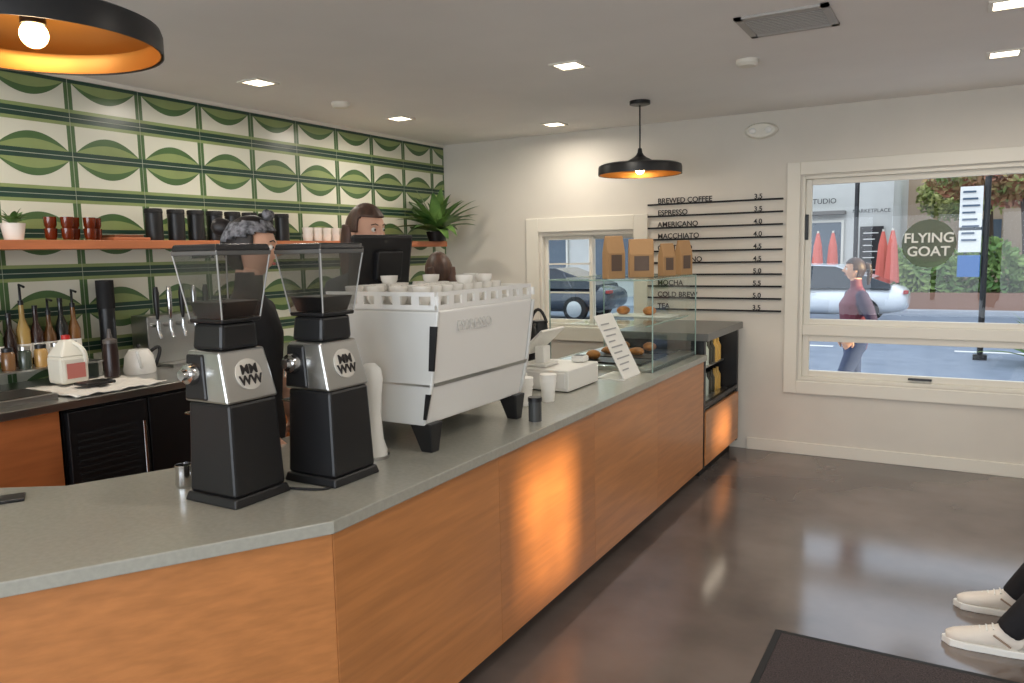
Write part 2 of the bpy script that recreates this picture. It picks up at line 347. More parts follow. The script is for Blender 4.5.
hexa("card",[(-1.68,4.20,.94),(-1.68,4.47,.94),(-1.686,4.47,.94),(-1.686,4.20,.94)],[(-1.87,4.20,1.31),(-1.87,4.47,1.31),(-1.876,4.47,1.31),(-1.876,4.20,1.31)],PAPER,g)
hexa("foot",[(-1.68,4.20,.935),(-1.68,4.47,.935),(-1.86,4.47,.935),(-1.86,4.20,.935)],[(-1.68,4.20,.94),(-1.68,4.47,.94),(-1.86,4.47,.94),(-1.86,4.20,.94)],WPL,g)
for i in range(9):
    t=.12+i*.09;x=-1.677-.19*t;z=.94+.37*t
    mesh("text_line",[(x,4.23,z),(x,4.23+.1+.12*((i*7)%5)/5,z),(x-.004,4.23+.1+.12*((i*7)%5)/5,z+.008),(x-.004,4.23,z+.008)],[(0,1,2,3)],mat("print_gray",(165,165,165),.6),g)
g=G("cash_drawer")
box("body",-2.16,-1.80,3.70,4.10,.94,1.055,WPL,g,.006);box("drawer",-2.14,-1.82,3.695,3.70,.955,1.04,WHT,g,.002);box("foot_pad",-2.12,-1.84,3.74,4.06,.935,.94,BLK,g)
g=G("tablet_register")
rt=Matrix.Rotation(R(-42),3,'Y')
box("stand",-2.12,-1.97,3.76,3.92,1.057,1.075,WPL,g,.004);box("neck",-2.06,-2.0,3.80,3.88,1.07,1.17,WPL,g,.006)
box("tablet",-2.04-.11,-2.04+.11,3.70,3.98,1.185,1.20,WPL,g,.004,rot=rt)
box("screen",-2.047-.092,-2.047+.092,3.72,3.96,1.2045,1.206,mat("screen_gray",(92,96,100),.15),g,rot=rt)
g=G("card_reader");box("body",-1.93,-1.85,4.0,4.08,1.057,1.095,WPL,g,.01);box("screen",-1.92,-1.86,4.01,4.06,1.095,1.097,BLK,g)
g=G("coffee_airpot")
lathe("body",[(0,0),(.075,0),(.075,.24),(.06,.28),(.055,.33),(0,.335)],(-2.3,4.30,.935),BLK,g);tube("spout",bez((-2.3,4.26,1.24),(-2.26,4.16,1.26),(-2.25,4.17,1.17),6),.011,BLK,g);tube("handle",bez((-2.36,4.30,1.25),(-2.3,4.30,1.42),(-2.24,4.30,1.25),8),.01,BLK,g)
g=G("condiment_canister");lathe("body",[(0,0),(.03,0),(.03,.09),(0,.09)],(-1.64,3.02,.935),mat("smoke_jar",(70,72,72),.15),g);lathe("lid",[(0,.09),(.032,.09),(.032,.11),(0,.11)],(-1.64,3.02,.935),BLK,g)
g=G("paper_cup_stack")
for i,(x,y) in enumerate(((-1.86,3.32),(-1.95,3.42),(-1.80,3.46))):
    lathe("stack_%d"%i,[(0,0),(.03,0),(.042,.1),(.044,.1),(.044,.11),(.043,.115),(.044,.125),(.044,.14),(.04,.14),(0,.13)],(x,y,.935),PAPER,g,24)
# ---------------------------------------------------------------- espresso machine
g=G("espresso_machine")
x0,x1,y0,y1=-2.24,-1.70,2.32,3.08
SID=mat("side_enamel_gray",(212,212,208),.35,coat=.3)
prof=[(x0+.12,1.045),(x1-.045,1.045),(x1-.008,1.21),(x1+.03,1.475),(x1+.03,1.49),(x0,1.49),(x0,1.36),(x0+.12,1.33)]
prismY("body",prof,y0+.02,y1-.02,WHT,g,.008)
sp=[(x0+.02,1.045),(x1-.045,1.045),(x1-.025,1.10),(x1+.0,1.21),(x1+.038,1.485),(x0-.01,1.485),(x0-.01,1.36),(x0+.10,1.30)]
prismY("side_near",sp,y0,y0+.018,SID,g,.005);prismY("side_far",sp,y1-.018,y1,SID,g,.005)
hexa("panel_seam",[(x1-.009,y0+.02,1.195),(x1-.006,y0+.02,1.195),(x1-.006,y1-.02,1.195),(x1-.009,y1-.02,1.195)],[(x1-.006,y0+.02,1.21),(x1+.001,y0+.02,1.21),(x1+.001,y1-.02,1.21),(x1-.006,y1-.02,1.21)],STL,g)
hexa("corner_inlay",[(x1-.012,y0-.003,1.26),(x1+.010,y0-.003,1.26),(x1+.012,y0+.004,1.26),(x1-.012,y0+.004,1.26)],[(x1+.0,y0-.003,1.43),(x1+.033,y0-.003,1.43),(x1+.033,y0+.004,1.43),(x1+.0,y0+.004,1.43)],BLK,g)
hexa("corner_inlay_low",[(x1-.045,y0-.003,1.07),(x1-.032,y0-.003,1.07),(x1-.032,y0+.004,1.07),(x1-.045,y0+.004,1.07)],[(x1-.03,y0-.003,1.17),(x1-.006,y0-.003,1.17),(x1-.006,y0+.004,1.17),(x1-.03,y0+.004,1.17)],BLK,g)
box("side_seam",x0+.03,x1-.01,y0-.002,y0,1.198,1.206,STL,g)
text("side_lettering","ESPRESSO",.06,(x1+.030,y0+.14,1.40),(R(82),0,R(90)),mat("emboss",(205,204,200),.3),g)
box("drip_tray",x0+.0,x0+.22,y0+.02,y1-.02,1.06,1.09,STL,g,.003)
for k in range(3):
    yy=y0+.16+k*.21
    lathe("group_head_%d"%k,[(0,0),(.035,0),(.035,.09),(0,.09)],(x0+.06,yy,1.25),CHR,g,20);tube("portafilter_%d"%k,[(x0+.06,yy,1.24),(x0-.12,yy,1.225)],.013,BLK,g)
for yy in (y0+.04,y1-.04): tube("steam_wand",bez((x0+.0,yy,1.36),(x0-.07,yy,1.33),(x0-.05,yy,1.10),8),.006,CHR,g)
def slotrail(a,b,nseg):
    a=Vector(a);b=Vector(b)
    for z0_,z1_ in ((1.49,1.508),(1.541,1.557)):
        d=(b-a).normalized();nn=Vector((-d.y,d.x,0))*.005
        hexa("rail",[a-nn+Vector((0,0,z0_)),b-nn+Vector((0,0,z0_)),b+nn+Vector((0,0,z0_)),a+nn+Vector((0,0,z0_))],[a-nn+Vector((0,0,z1_)),b-nn+Vector((0,0,z1_)),b+nn+Vector((0,0,z1_)),a+nn+Vector((0,0,z1_))],WHT,g)
    al=abs(b.y-a.y)>abs(b.x-a.x)
    for i in range(nseg+1):
        c=a.lerp(b,i/nseg);h=.018;frustum("post",c.x,c.y,1.508,1.541,.005 if al else h,h if al else .005,.005 if al else h,h if al else .005,WHT,g)
slotrail((x1+.02,y0+.02,0),(x1+.02,y1-.02,0),8);slotrail((x0+.02,y0+.01,0),(x1+.02,y0+.01,0),6);slotrail((x0+.02,y1-.01,0),(x1+.02,y1-.01,0),6)
for lx in (x1-.07,x0+.15):
    for ly in (y0+.06,y1-.06):
        frustum("leg",lx+.015,ly-.01*(1 if ly<2.7 else -1),.935,1.05,.026,.024,.05,.042,BLK,g,.004,dx=-.015)
random.seed(3)
for i in range(8):
    for j in range(4):
        cx=x0+.08+j*.115;cy=y0+.11+i*.076
        for k in range(1+(random.random()<.85)+(random.random()<.35 and i>2)):
            lathe("ceramic_cup",[(.0,.0),(.02,0),(.036,.03),(.038,.05),(.034,.05),(.03,.02),(0,.01)],(cx,cy,1.49+.034*k),CER,g,18)
# ---------------------------------------------------------------- grinders
def grinder(cx,cy):
    g=G("coffee_grinder")
    a,b=.107,.11
    frustum("foot",cx,cy,.935,.965,a+.012,b+.004,a+.004,b-.004,BLK,g,.006)
    frustum("tower",cx,cy,.965,1.255,a,b-.008,a-.012,b-.016,BLK,g,.01)
    frustum("chrome_housing",cx-.004,cy,1.255,1.415,a-.006,b-.010,a-.034,b-.022,STL,g,.008,dx=-.014)
    frustum("side_cover",cx-.045,cy,1.262,1.405,a-.055,b-.004,a-.068,b-.014,BLK,g,.008,dx=-.008)
    MB=Matrix.Rotation(R(75),3,'Y');c0=Vector((cx+a-.031,cy,1.337));nn=Vector((math.sin(R(75)),0,math.cos(R(75))));tt=Vector((-math.cos(R(75)),0,math.sin(R(75))))
    lathe("badge",[(0,0),(.050,0),(.050,.005),(.045,.007),(0,.007)],c0,mat("badge_cream",(205,200,190),.4),g,32,M=MB)
    for k in range(2): text("badge_text",["MM","WW"][k],.042,c0+nn*.009+tt*(.001-.034*k),(R(75),0,R(90)),INK,g,'CENTER',off=.0012)
    def ring(z,hx,hy,ox=0):return [(cx+ox-hx,cy-hy,z),(cx+ox+hx,cy-hy,z),(cx+ox+hx,cy+hy,z),(cx+ox-hx,cy+hy,z)]
    hexa("neck",ring(1.415,.070,.074,-.018),ring(1.50,.066,.068,-.014),BLK,g,.012)
    hexa("neck_collar",ring(1.50,.075,.075,-.012),ring(1.513,.077,.077,-.012),BLK,g,.004)
    hexa("hopper_gate",ring(1.514,.060,.060,-.012),ring(1.565,.074,.074,-.012),BLK,g,.004)
    r0=ring(1.513,.074,.074,-.012);r1=ring(1.722,.103,.103,-.012);V=r0+r1
    mesh("hopper",V,[(i,(i+1)%4,4+(i+1)%4,4+i) for i in range(4)],HOP,g)
    RM=mat("clear_rim",(165,165,162),.2)
    for i in range(4): tube("hopper_edge",[r0[i],r1[i]],.0028,RM,g)
    hexa("hopper_rim",ring(1.708,.105,.105,-.012),ring(1.722,.106,.106,-.012),mat("smoke_rim",(95,95,94),.2),g,.003)
    hexa("lid",ring(1.722,.106,.106,-.012),ring(1.742,.100,.100,-.012),mat("smoke_lid",(40,40,42),.25),g,.005)
    Mx=Matrix.Rotation(R(90),3,'X')
    lathe("dial",[(0,0),(.034,0),(.036,.012),(.03,.03),(.018,.032),(.016,.05),(0,.05)],(cx-.055,cy-b+.014,1.345),CHR,g,28,M=Mx)
    tube("spout",bez((cx-.10,cy-.02,1.36),(cx-.16,cy-.02,1.36),(cx-.165,cy-.02,1.28),8),.02,CHR,g)
    tube("fork",[(cx-.10,cy-.05,1.20),(cx-.17,cy-.05,1.20),(cx-.17,cy+.03,1.20),(cx-.10,cy+.03,1.20)],.005,CHR,g)
grinder(-1.99,1.645);grinder(-1.865,1.945)
tube("power_cable",bez((-1.9,1.76,.94),(-1.70,1.80,.94),(-1.80,1.86,.94),10),.004,BLKM)
g=G("milk_pitcher");shell("body",[(0,.002),(.028,.002),(.03,.01),(.026,.05),(.028,.075)],(-2.24,1.63,.935),CHR,g,24,.002);tube("handle",bez((-2.215,1.65,1.0),(-2.19,1.67,.99),(-2.212,1.65,.95),8),.003,CHR,g)
g=G("smartphone");box("body",-2.72,-2.57,1.20,1.28,.935,.945,BLK,g,.003,rot=Matrix.Rotation(R(60),3,'Z'))
g=G("tamper_press")
lathe("body",[(0,0),(.052,0),(.052,.03),(.040,.07),(.034,.16),(.038,.24),(.046,.30),(.040,.34),(.02,.36),(0,.362)],(-1.895,2.20,.935),WPL,g);lathe("base_plate",[(0,0),(.060,0),(.060,.012),(0,.012)],(-1.895,2.20,.935),CHR,g)
g=G("pos_monitor")
rm=Matrix.Rotation(R(-18),3,'Z')@Matrix.Rotation(R(12),3,'Y')
box("back_shell",-2.385,-2.355,2.69,3.02,1.515,1.795,BLK,g,.012,rot=rm);box("screen",-2.388,-2.386,2.70,3.01,1.53,1.785,mat("screen_dark",(40,44,52),.15),g,rot=rm)
box("hinge_block",-2.36,-2.315,2.80,2.94,1.58,1.72,BLK,g,.008,rot=rm)
tube("pole",[(-2.355,2.87,.945),(-2.355,2.87,1.62)],.018,BLK,g);box("base",-2.44,-2.27,2.79,2.95,.935,.947,BLK,g,.004)
# ---------------------------------------------------------------- back bar
BZ=1.03
box("back_bar_counter",XL+.008,-3.68,-1.0,6.45,BZ-.04,BZ,STL,None,.003)
for y0,y1 in ((-1.0,2.05),(2.96,6.45)):
    g=G("base_cabinet");box("carcass",XL+.008,-3.72,y0,y1,.1,BZ-.042,CAB,g,.002);box("toe",XL+.008,-3.78,y0,y1,0,.1,BLKM,g)
    for i in range(1,5):
        y=y0+(y1-y0)*i/5;box("door_gap",-3.722,-3.718,y-.003,y+.003,.1,BZ-.042,BLKM,g)
g=G("undercounter_refrigerator")
box("body",XL+.01,-3.74,2.07,2.94,.0,BZ-.045,BLK,g);box("door_a",-3.74,-3.70,2.08,2.50,.12,BZ-.06,BLK,g,.004);box("door_b",-3.74,-3.70,2.51,2.93,.12,BZ-.06,BLK,g,.004)
tube("handle",[(-3.675,2.46,.4),(-3.675,2.46,.86)],.009,CHR,g)
for i in range(16): box("grille",-3.70,-3.697,2.12,2.42,.35+i*.033,.362+i*.033,BLKM,g)
g=G("bar_towel");
for (x,y,w_,l_) in ((-3.95,2.385,.24,.25),):
    V=[];n=18
    for i in range(n+1):
        for j in range(n+1):
            V.append((x-w_+2*w_*i/n,y-l_+2*l_*j/n,BZ+.012+.004*math.sin(i*1.3+j*.9)+.003*math.sin(j*2.1)))
    ob=mesh("cloth",V,[(i*(n+1)+j,(i+1)*(n+1)+j,(i+1)*(n+1)+j+1,i*(n+1)+j+1) for i in range(n) for j in range(n)],TOW,g,smooth=True);ob.modifiers.new("s",'SOLIDIFY').thickness=.004
g=G("milk_jug");mx,my=-4.12,2.34;MW=mat("milk_plastic",(232,228,214),.4)
frustum("body",mx,my,BZ+.02,BZ+.17,.07,.075,.072,.077,MW,g,.02);frustum("shoulder",mx,my,BZ+.165,BZ+.255,.07,.075,.025,.025,MW,g,.01)
lathe("cap",[(0,0),(.022,0),(.022,.022),(0,.022)],(mx,my,BZ+.255),mat("cap_red",(190,40,35),.4),g,20);tube("handle",bez((mx+.03,my+.02,BZ+.235),(mx+.10,my+.06,BZ+.2),(mx+.06,my+.06,BZ+.11),8),.012,MW,g)
mesh("label",[(mx+.076,my-.05,BZ+.05),(mx+.076,my+.05,BZ+.05),(mx+.076,my+.05,BZ+.13),(mx+.076,my-.05,BZ+.13)],[(0,1,2,3)],mat("label_red",(200,120,110),.5),g)
g=G("sauce_squeeze_bottle");lathe("body",[(0,0),(.04,0),(.04,.15),(.034,.19),(.012,.2),(.008,.26),(0,.26)],(-4.08,2.56,BZ+.02),mat("syrup_dark",(42,26,24),.3),g);lathe("cap",[(0,.19),(.037,.19),(.037,.21),(.014,.22),(.008,.27),(0,.27)],(-4.08,2.56,BZ+.02),mat("cap_gray",(90,84,80),.4),g)
g=G("bottle_riser_shelf");box("top",XL+.01,-4.25,1.6,2.62,BZ+.09,BZ+.10,STL,g);box("leg_a",XL+.01,-4.27,1.6,1.62,BZ,BZ+.09,STL,g);box("leg_b",XL+.01,-4.27,2.6,2.62,BZ,BZ+.09,STL,g)
bcol=[((60,40,20),1),((150,110,40),1),((70,90,50),1),((40,25,20),0),((170,140,80),1),((50,30,25),1),((90,60,30),1),((30,30,28),1),((120,80,40),1)]
for i,(c,lb) in enumerate(bcol):
    g=G("syrup_bottle");x,y=-4.46,2.02+i*.071;z=BZ+.10;m=mat("syrup_%d"%i,c,.15);hh=1+.12*((i*5)%3)
    lathe("body",[(0,0),(.033,0),(.033,.16*hh),(.014,.21*hh),(.012,.27*hh),(0,.27*hh)],(x,y,z),m,g,20);lathe("cap",[(0,0),(.014,0),(.014,.025),(0,.025)],(x,y,z+.27*hh),BLK,g,16)
    if i%2==0:tube("pump",[(x,y,z+.28*hh),(x,y,z+.36*hh),(x+.045,y,z+.35*hh)],.007,BLK,g)
    if lb:lathe("label",[(.0335,.04),(.0342,.04),(.0342,.12),(.0335,.12)],(x,y,z),PAPER,g,20)
jc=[(200,190,160),(120,84,50),(60,70,60),(190,150,90),(230,226,214),(80,50,36)]
for i in range(6):
    g=G("glass_jar");x,y=-4.325,2.06+i*.085;z=BZ+.10
    lathe("body",[(0,0),(.032,0),(.034,.01),(.034,.085),(.026,.10),(0,.10)],(x,y,z),mat("jar_%d"%i,jc[i],.15,spec=.8),g,20);lathe("lid",[(0,.10),(.028,.10),(.028,.12),(0,.12)],(x,y,z),BLK if i%2 else STL,g,20)
g=G("kettle");kx,ky=-4.20,2.81
lathe("body",[(0,0),(.085,0),(.09,.02),(.08,.10),(.055,.14),(0,.145)],(kx,ky,BZ),WHT,g);tube("spout",bez((kx+.06,ky-.03,BZ+.04),(kx+.14,ky-.08,BZ+.05),(kx+.13,ky-.10,BZ+.15),8),.01,WHT,g);tube("handle",bez((kx+.02,ky+.06,BZ+.12),(kx+.06,ky+.15,BZ+.2),(kx+.03,ky+.08,BZ+.03),10),.01,BLK,g);ball("knob",(kx,ky,BZ+.16),(.014,.014,.014),BLK,g,12)
g=G("scale_pad");box("body",-3.98,-3.86,2.28,2.44,BZ+.023,BZ+.038,BLK,g,.003)
g=G("sink_tray");box("pan",-4.1,-3.8,1.72,2.10,BZ,BZ+.03,STL,g,.004);box("inner",-4.08,-3.82,1.74,2.08,BZ+.03,BZ+.032,BLK,g)
for i in range(4):
    g=G("steaming_pitcher");shell("body",[(0,.002),(.04,.002),(.044,.01),(.036,.07),(.038,.1)],(-3.98+.1*(i%2),3.05+.11*i,BZ),CHR,g,24,.002);tube("handle",bez((-3.95+.1*(i%2),3.07+.11*i,BZ+.09),(-3.90+.1*(i%2),3.10+.11*i,BZ+.07),(-3.95+.1*(i%2),3.07+.11*i,BZ+.02),8),.004,CHR,g)
g=G("draft_tap_tower");tx0,tx1=-4.5,-4.33
box("tower",tx0,tx1,2.97,3.39,BZ,BZ+.32,STL,g,.008)
for i in range(5):
    y=3.0+i*.09
    lathe("shank",[(0,0),(.014,0),(.014,.06),(0,.06)],(tx1,y,BZ+.26),CHR,g,16,M=Matrix.Rotation(R(90),3,'Y'))
    tube("faucet",[(tx1+.06,y,BZ+.29),(tx1+.06,y,BZ+.24),(tx1+.08,y,BZ+.18)],.012,CHR,g)
    lathe("tap_handle",[(0,0),(.008,0),(.015,.05),(.019,.16),(.012,.20),(0,.202)],(tx1+.06,y,BZ+.30),CHR if i%2 else BLK,g,16)
box("drip",tx1+.01,tx1+.14,3.03,3.36,BZ,BZ+.02,STL,g)
g=G("tall_canister");lathe("body",[(0,0),(.045,0),(.045,.38),(0,.38)],(-4.47,2.80,BZ),BLK,g);lathe("lid",[(0,.38),(.05,.38),(.05,.55),(0,.55)],(-4.47,2.80,BZ),BLKM,g)
# ---------------------------------------------------------------- shelf
g=G("wall_shelf");box("board",XL+.008,-4.25,-1.0,6.12,1.765,1.815,SHELFW,g,.003)
for y in (.5,2.0,3.5,5.0): box("bracket",XL+.008,-4.35,y-.01,y+.01,1.70,1.765,BLK,g)
SZ=1.815
def leafm(vs,fs,base,az,el,L,W,droop,n=8,fold=.15):
    i0=len(vs);d=Vector((math.cos(az),math.sin(az),0));s=Vector((-math.sin(az),math.cos(az),0))
    for i in range(n+1):
        t=i/n;c=Vector(base)+d*(L*t*math.cos(el))+Vector((0,0,L*t*math.sin(el)-droop*L*t*t));w_=W*math.sin(math.pi*min(1,.12+t*.88)**.8) if t<1 else 0
        vs.extend([c-s*w_/2+Vector((0,0,fold*w_)),c,c+s*w_/2+Vector((0,0,fold*w_))])
    for i in range(n):
        a=i0+i*3;fs.extend([(a,a+1,a+4,a+3),(a+1,a+2,a+5,a+4)])
def plant(name,x,y,z,potr,poth,n,L,W,potm,droop=.5,elr=(35,80),xlim=None,ylim=None):
    g=G(name)
    lathe("pot",[(0,0),(potr*.75,0),(potr,poth),(potr*.9,poth),(potr*.85,poth-.01),(0,poth-.012)],(x,y,z),potm,g,28)
    vs=[];fs=[]
    for i in range(n):
        az=2.4*i;leafm(vs,fs,(x,y,z+poth-.01),az,R(random.uniform(*elr)),L*random.uniform(.75,1.1),W,random.uniform(droop*.5,droop))
    for v in vs:
        if xlim: v.x=max(v.x,xlim)
        if ylim: v.y=min(v.y,ylim)
        v.z=max(v.z,SZ+.004)
    mesh("leaves",vs,fs,LEAF,g,smooth=True)
plant("potted_succulent",-4.36,2.25,SZ,.06,.09,22,.13,.035,CER,xlim=XL+.02)
plant("potted_bromeliad",-4.27,5.98,SZ,.10,.09,44,.58,.11,BLK,droop=.45,elr=(15,85),xlim=XL+.02,ylim=YB-.02)
for i in range(5):
    y=2.43+.064*i
    g=G("amber_glass_cup")
    for k in range(2): shell("glass",[(0,.003),(.024,.003),(.031,.02),(.033,.065)],(-4.33+.05*(i%2),y,SZ+.062*k),AMB,g,20,.002)
g=G("wooden_serving_board");box("board_a",-4.45,-4.28,2.76,3.00,SZ,SZ+.018,SHELFW,g,.004);box("board_b",-4.44,-4.3,2.78,2.97,SZ+.018,SZ+.034,mat("wood_dark",(120,70,40),.5),g,.004)
for i,y in enumerate((3.10,3.26,3.41,3.56,3.71,3.86,4.01,4.16)):
    g=G("black_canister");lathe("body",[(0,0),(.052,0),(.052,.17),(0,.17)],(-4.38,y,SZ),BLK,g,28);lathe("lid",[(0,.172),(.054,.172),(.054,.195),(.05,.2),(0,.2)],(-4.38,y,SZ),BLKM,g,28)
g=G("stacked_mugs")
for i in range(6):
    for k in range(2): lathe("mug",[(0,0),(.035,0),(.042,.055),(.038,.055),(.032,.01),(0,.008)],(-4.38,4.42+i*.1,SZ+.05*k),CER,g,20)
g=G("framed_card");box("card",-4.40,-4.385,5.22,5.36,SZ,SZ+.16,mat("card_tan",(190,170,140),.6),g,.002);box("print",-4.384,-4.383,5.24,5.34,SZ+.03,SZ+.14,PAPER,g)
# ---------------------------------------------------------------- floor mat
g=G("door_mat");MATM=mat("mat_rubber",(44,38,40),.95,rgb2=(82,72,72),nscale=160,bump=.8)
box("pile",-.61,.68,2.17,3.36,.0,.012,MATM,g,.004);
for a in ((-.64,-.61,2.14,3.39),(.68,.71,2.14,3.39),(-.61,.68,2.14,2.17),(-.61,.68,3.36,3.39)): box("border",*a,0,.009,BLKM,g,.003)
# ---------------------------------------------------------------- people
SK=mat("skin",(214,166,140),.5)
def loft(bm,rings,side,seg=16):
    pts=[Vector(r[0]) for r in rings];L=[]
    for i,rg in enumerate(rings):
        t=(pts[min(i+1,len(pts)-1)]-pts[max(i-1,0)]).normalized()
        s=Vector(side);s=(s-t*s.dot(t))
        if s.length<1e-3: s=Vector((1,0,0))-t*t.x
        s.normalize();o=t.cross(s)
        L.append([bm.verts.new(pts[i]+s*rg[1]*math.cos(2*math.pi*k/seg)+o*rg[2]*math.sin(2*math.pi*k/seg)) for k in range(seg)])
    for i in range(len(L)-1):
        for k in range(seg): bm.faces.new((L[i][k],L[i][(k+1)%seg],L[i+1][(k+1)%seg],L[i+1][k]))
    bm.faces.new(L[0][::-1]);bm.faces.new(L[-1])
def evald(ob):
    dg=bpy.context.evaluated_depsgraph_get();dg.update();me=bpy.data.meshes.new_from_object(ob.evaluated_get(dg));return me
def remeshed(name,lofts,side_list,voxel,mats,labels,M,p,smooth=6):
    bm=bmesh.new()
    for l,s in zip(lofts,side_list): loft(bm,l,s)
    bmesh.ops.recalc_face_normals(bm,faces=bm.faces)
    me=bpy.data.meshes.new("tmp");bm.to_mesh(me);bm.free()
    ob=bpy.data.objects.new("tmp",me);C.objects.link(ob)
    r=ob.modifiers.new("r",'REMESH');r.mode='VOXEL';r.voxel_size=voxel
    if smooth:
        q=ob.modifiers.new("q",'SMOOTH');q.iterations=smooth;q.factor=.5
    me2=evald(ob);bpy.data.objects.remove(ob)
    segA=[];segB=[];sl=[]
    for l,lab in zip(lofts,labels):
        for i in range(len(l)-1):
            segA.append(l[i][0]);segB.append(l[i+1][0]);sl.append(lab[i] if isinstance(lab,(list,tuple)) else lab)
    A=np.array([tuple(a) for a in segA]);B=np.array([tuple(a) for a in segB]);D=B-A;DD=(D*D).sum(1)+1e-9
    rad=np.array([ (l[i][1]+l[i][2])/2 for l in lofts for i in range(len(l)-1)])
    for m in mats: me2.materials.append(m)
    for f in me2.polygons:
        c=np.array(f.center);t=np.clip(((c-A)*D).sum(1)/DD,0,1);dd=np.linalg.norm(A+D*t[:,None]-c,axis=1)-rad*.9
        f.material_index=sl[int(np.argmin(dd))];f.use_smooth=True
    me2.transform(M);ob=bpy.data.objects.new(name,me2);C.objects.link(ob);ob.parent=p;return ob
def hand(name,wr,dirv,palmn,M,p,sgn,s=1,curl=.5,skin=SK):
    d=Vector(dirv).normalized();n=Vector(palmn);n=(n-d*n.dot(d)).normalized();sd=d.cross(n)*sgn
    w=Vector(wr);lo=[];
    lo.append([(w-d*.02,.024*s,.018*s),(w+d*.02*s,.028*s,.017*s),(w+d*.055*s,.040*s,.015*s),(w+d*.088*s,.040*s,.013*s)])
    for k,(off,L) in enumerate(((.030,.072),(.010,.080),(-.010,.074),(-.029,.058))):
        b=w+d*.08*s+sd*off*s;q=[b];ang=0;pt=b
        for j,fr in enumerate((.45,.32,.23)):
            ang+=curl*(.6+.1*k);pt=pt+(d*math.cos(ang)+n*math.sin(ang))*L*fr*s;q.append(pt)
        lo.append([(q[0],.0095*s,.009*s),(q[1],.009*s,.0085*s),(q[2],.0082*s,.008*s),(q[3],.0065*s,.0065*s)])
    b=w+d*.025*s+sd*.024*s;t1=b+(d*.6+sd*.7+n*.25).normalized()*.038*s;t2=t1+(d*.85+sd*.3+n*.4).normalized()*.028*s
    lo.append([(b,.014*s,.013*s),(t1,.0115*s,.011*s),(t2,.0085*s,.008*s)])
    remeshed(name,lo,[tuple(sd)]*len(lo),.0035,[skin],[0]*len(lo),M,p,3)
def head(p,M,s,skin,hairm,style,capm=None):
    bm=bmesh.new();bmesh.ops.create_uvsphere(bm,u_segments=64,v_segments=44,radius=1)
    def g(a,b,sa,sb): return math.exp(-(a/sa)**2-(b/sb)**2)
    for v in bm.verts:
        x,y,z=v.co
        X=x*.097;Y=y*.076;Z=z*.120
        if z<0: Y*=1-.30*(-z)**1.4;X*=(1-.10*(-z)) if x>0 else (1-.35*(-z))
        if x<0 and z>-.3: X*=1.06
        if x>.1:
            X+=.026*g(y,z+.12,.13,.13)+.012*g(y,z-.02,.10,.2)
            X-=.010*(g(y-.36,z-.06,.2,.13)+g(y+.36,z-.06,.2,.13))
            X+=.005*g(abs(y)-.3,z-.24,.3,.08)
            X+=.008*g(y,z+.44,.2,.05)+.008*g(y,z+.54,.18,.05)-.003*g(y,z+.49,.2,.03)
            X+=.010*g(y,z+.80,.25,.14)
            X+=.003*(g(y-.5,z+.2,.2,.2)+g(y+.5,z+.2,.2,.2))
        v.co=(X,Y,Z)
    me=bpy.data.meshes.new("face");bm.to_mesh(me);bm.free();me.transform(M);ob=fin("face",me,skin,p,smooth=True)
    R3=M.to_3x3()
    for sg in (-1,1):
        ball("eye",M@Vector((.080,.030*sg,.008)),(.0125,.0125,.0125),mat("eye_white",(225,222,216),.2),p,14)
        ball("iris",M@Vector((.0905,.030*sg,.008)),(.0045,.0052,.0052),mat("iris_brown",(50,30,20),.2),p,10,M=R3)
        tube("eyebrow",[M@Vector((.094,.014*sg,.030)),M@Vector((.092,.030*sg,.036)),M@Vector((.082,.048*sg,.030))],.0028,hairm,p)
        ball("ear",M@Vector((-.005,.076*sg,-.005)),(.017,.008,.030),skin,p,14,M=R3)
    ball("lips",M@Vector((.094,0,-.058)),(.007,.022,.0065),mat("lips",(165,88,80),.45),p,14,M=R3)
    bm=bmesh.new();bmesh.ops.create_uvsphere(bm,u_segments=56,v_segments=40,radius=1)
    dele=[v for v in bm.verts if (v.co.x>.30 and v.co.z<.52) or (v.co.z<-.15 and v.co.x>-.12) or v.co.z<-.72]
    bmesh.ops.delete(bm,geom=dele,context='VERTS')
    for v in bm.verts:
        x,y,z=v.co;k=1+.012*math.sin(18*math.atan2(y,x)+5*z)
        X=x*.107*k;Y=y*.087*k;Z=z*.130
        if z<0:Y*=1-.22*(-z);X*=1-.2*(-z)
        if x<0:X*=1.08
        v.co=(X,Y,Z)
    me=bpy.data.meshes.new("hair");bm.to_mesh(me);bm.free();me.transform(M);ob=fin("hair",me,hairm,p,smooth=True);ob.modifiers.new("s",'SOLIDIFY').thickness=.008
    if style in("pony","bun"):
        lo=[[(Vector((-.10,0,.05)),.03,.03),(Vector((-.135,0,.04)),.034,.034),(Vector((-.15,0,-.02)),.036,.03),(Vector((-.145,0,-.10)),.03,.025),(Vector((-.135,0,-.17)),.014,.012)]]
        if style=="bun": lo=[[(Vector((-.09,0,.06)),.03,.03),(Vector((-.11,0,.07)),.038,.038),(Vector((-.14,0,.075)),.036,.036),(Vector((-.158,0,.078)),.02,.02)]]
        remeshed("hair_tail",lo,[(0,1,0)],.008,[hairm],[0],M,p,3)
    if style=="long":
        lo=[[(Vector((-.05,sg*.055,.02)),.04,.045),(Vector((-.055,sg*.06,-.08)),.036,.045),(Vector((-.06,sg*.06,-.18)),.03,.04),(Vector((-.06,sg*.055,-.26)),.012,.02)] for sg in(-1,1)]
        remeshed("hair_tail",lo,[(0,1,0)]*2,.01,[hairm],[0,0],M,p,3)
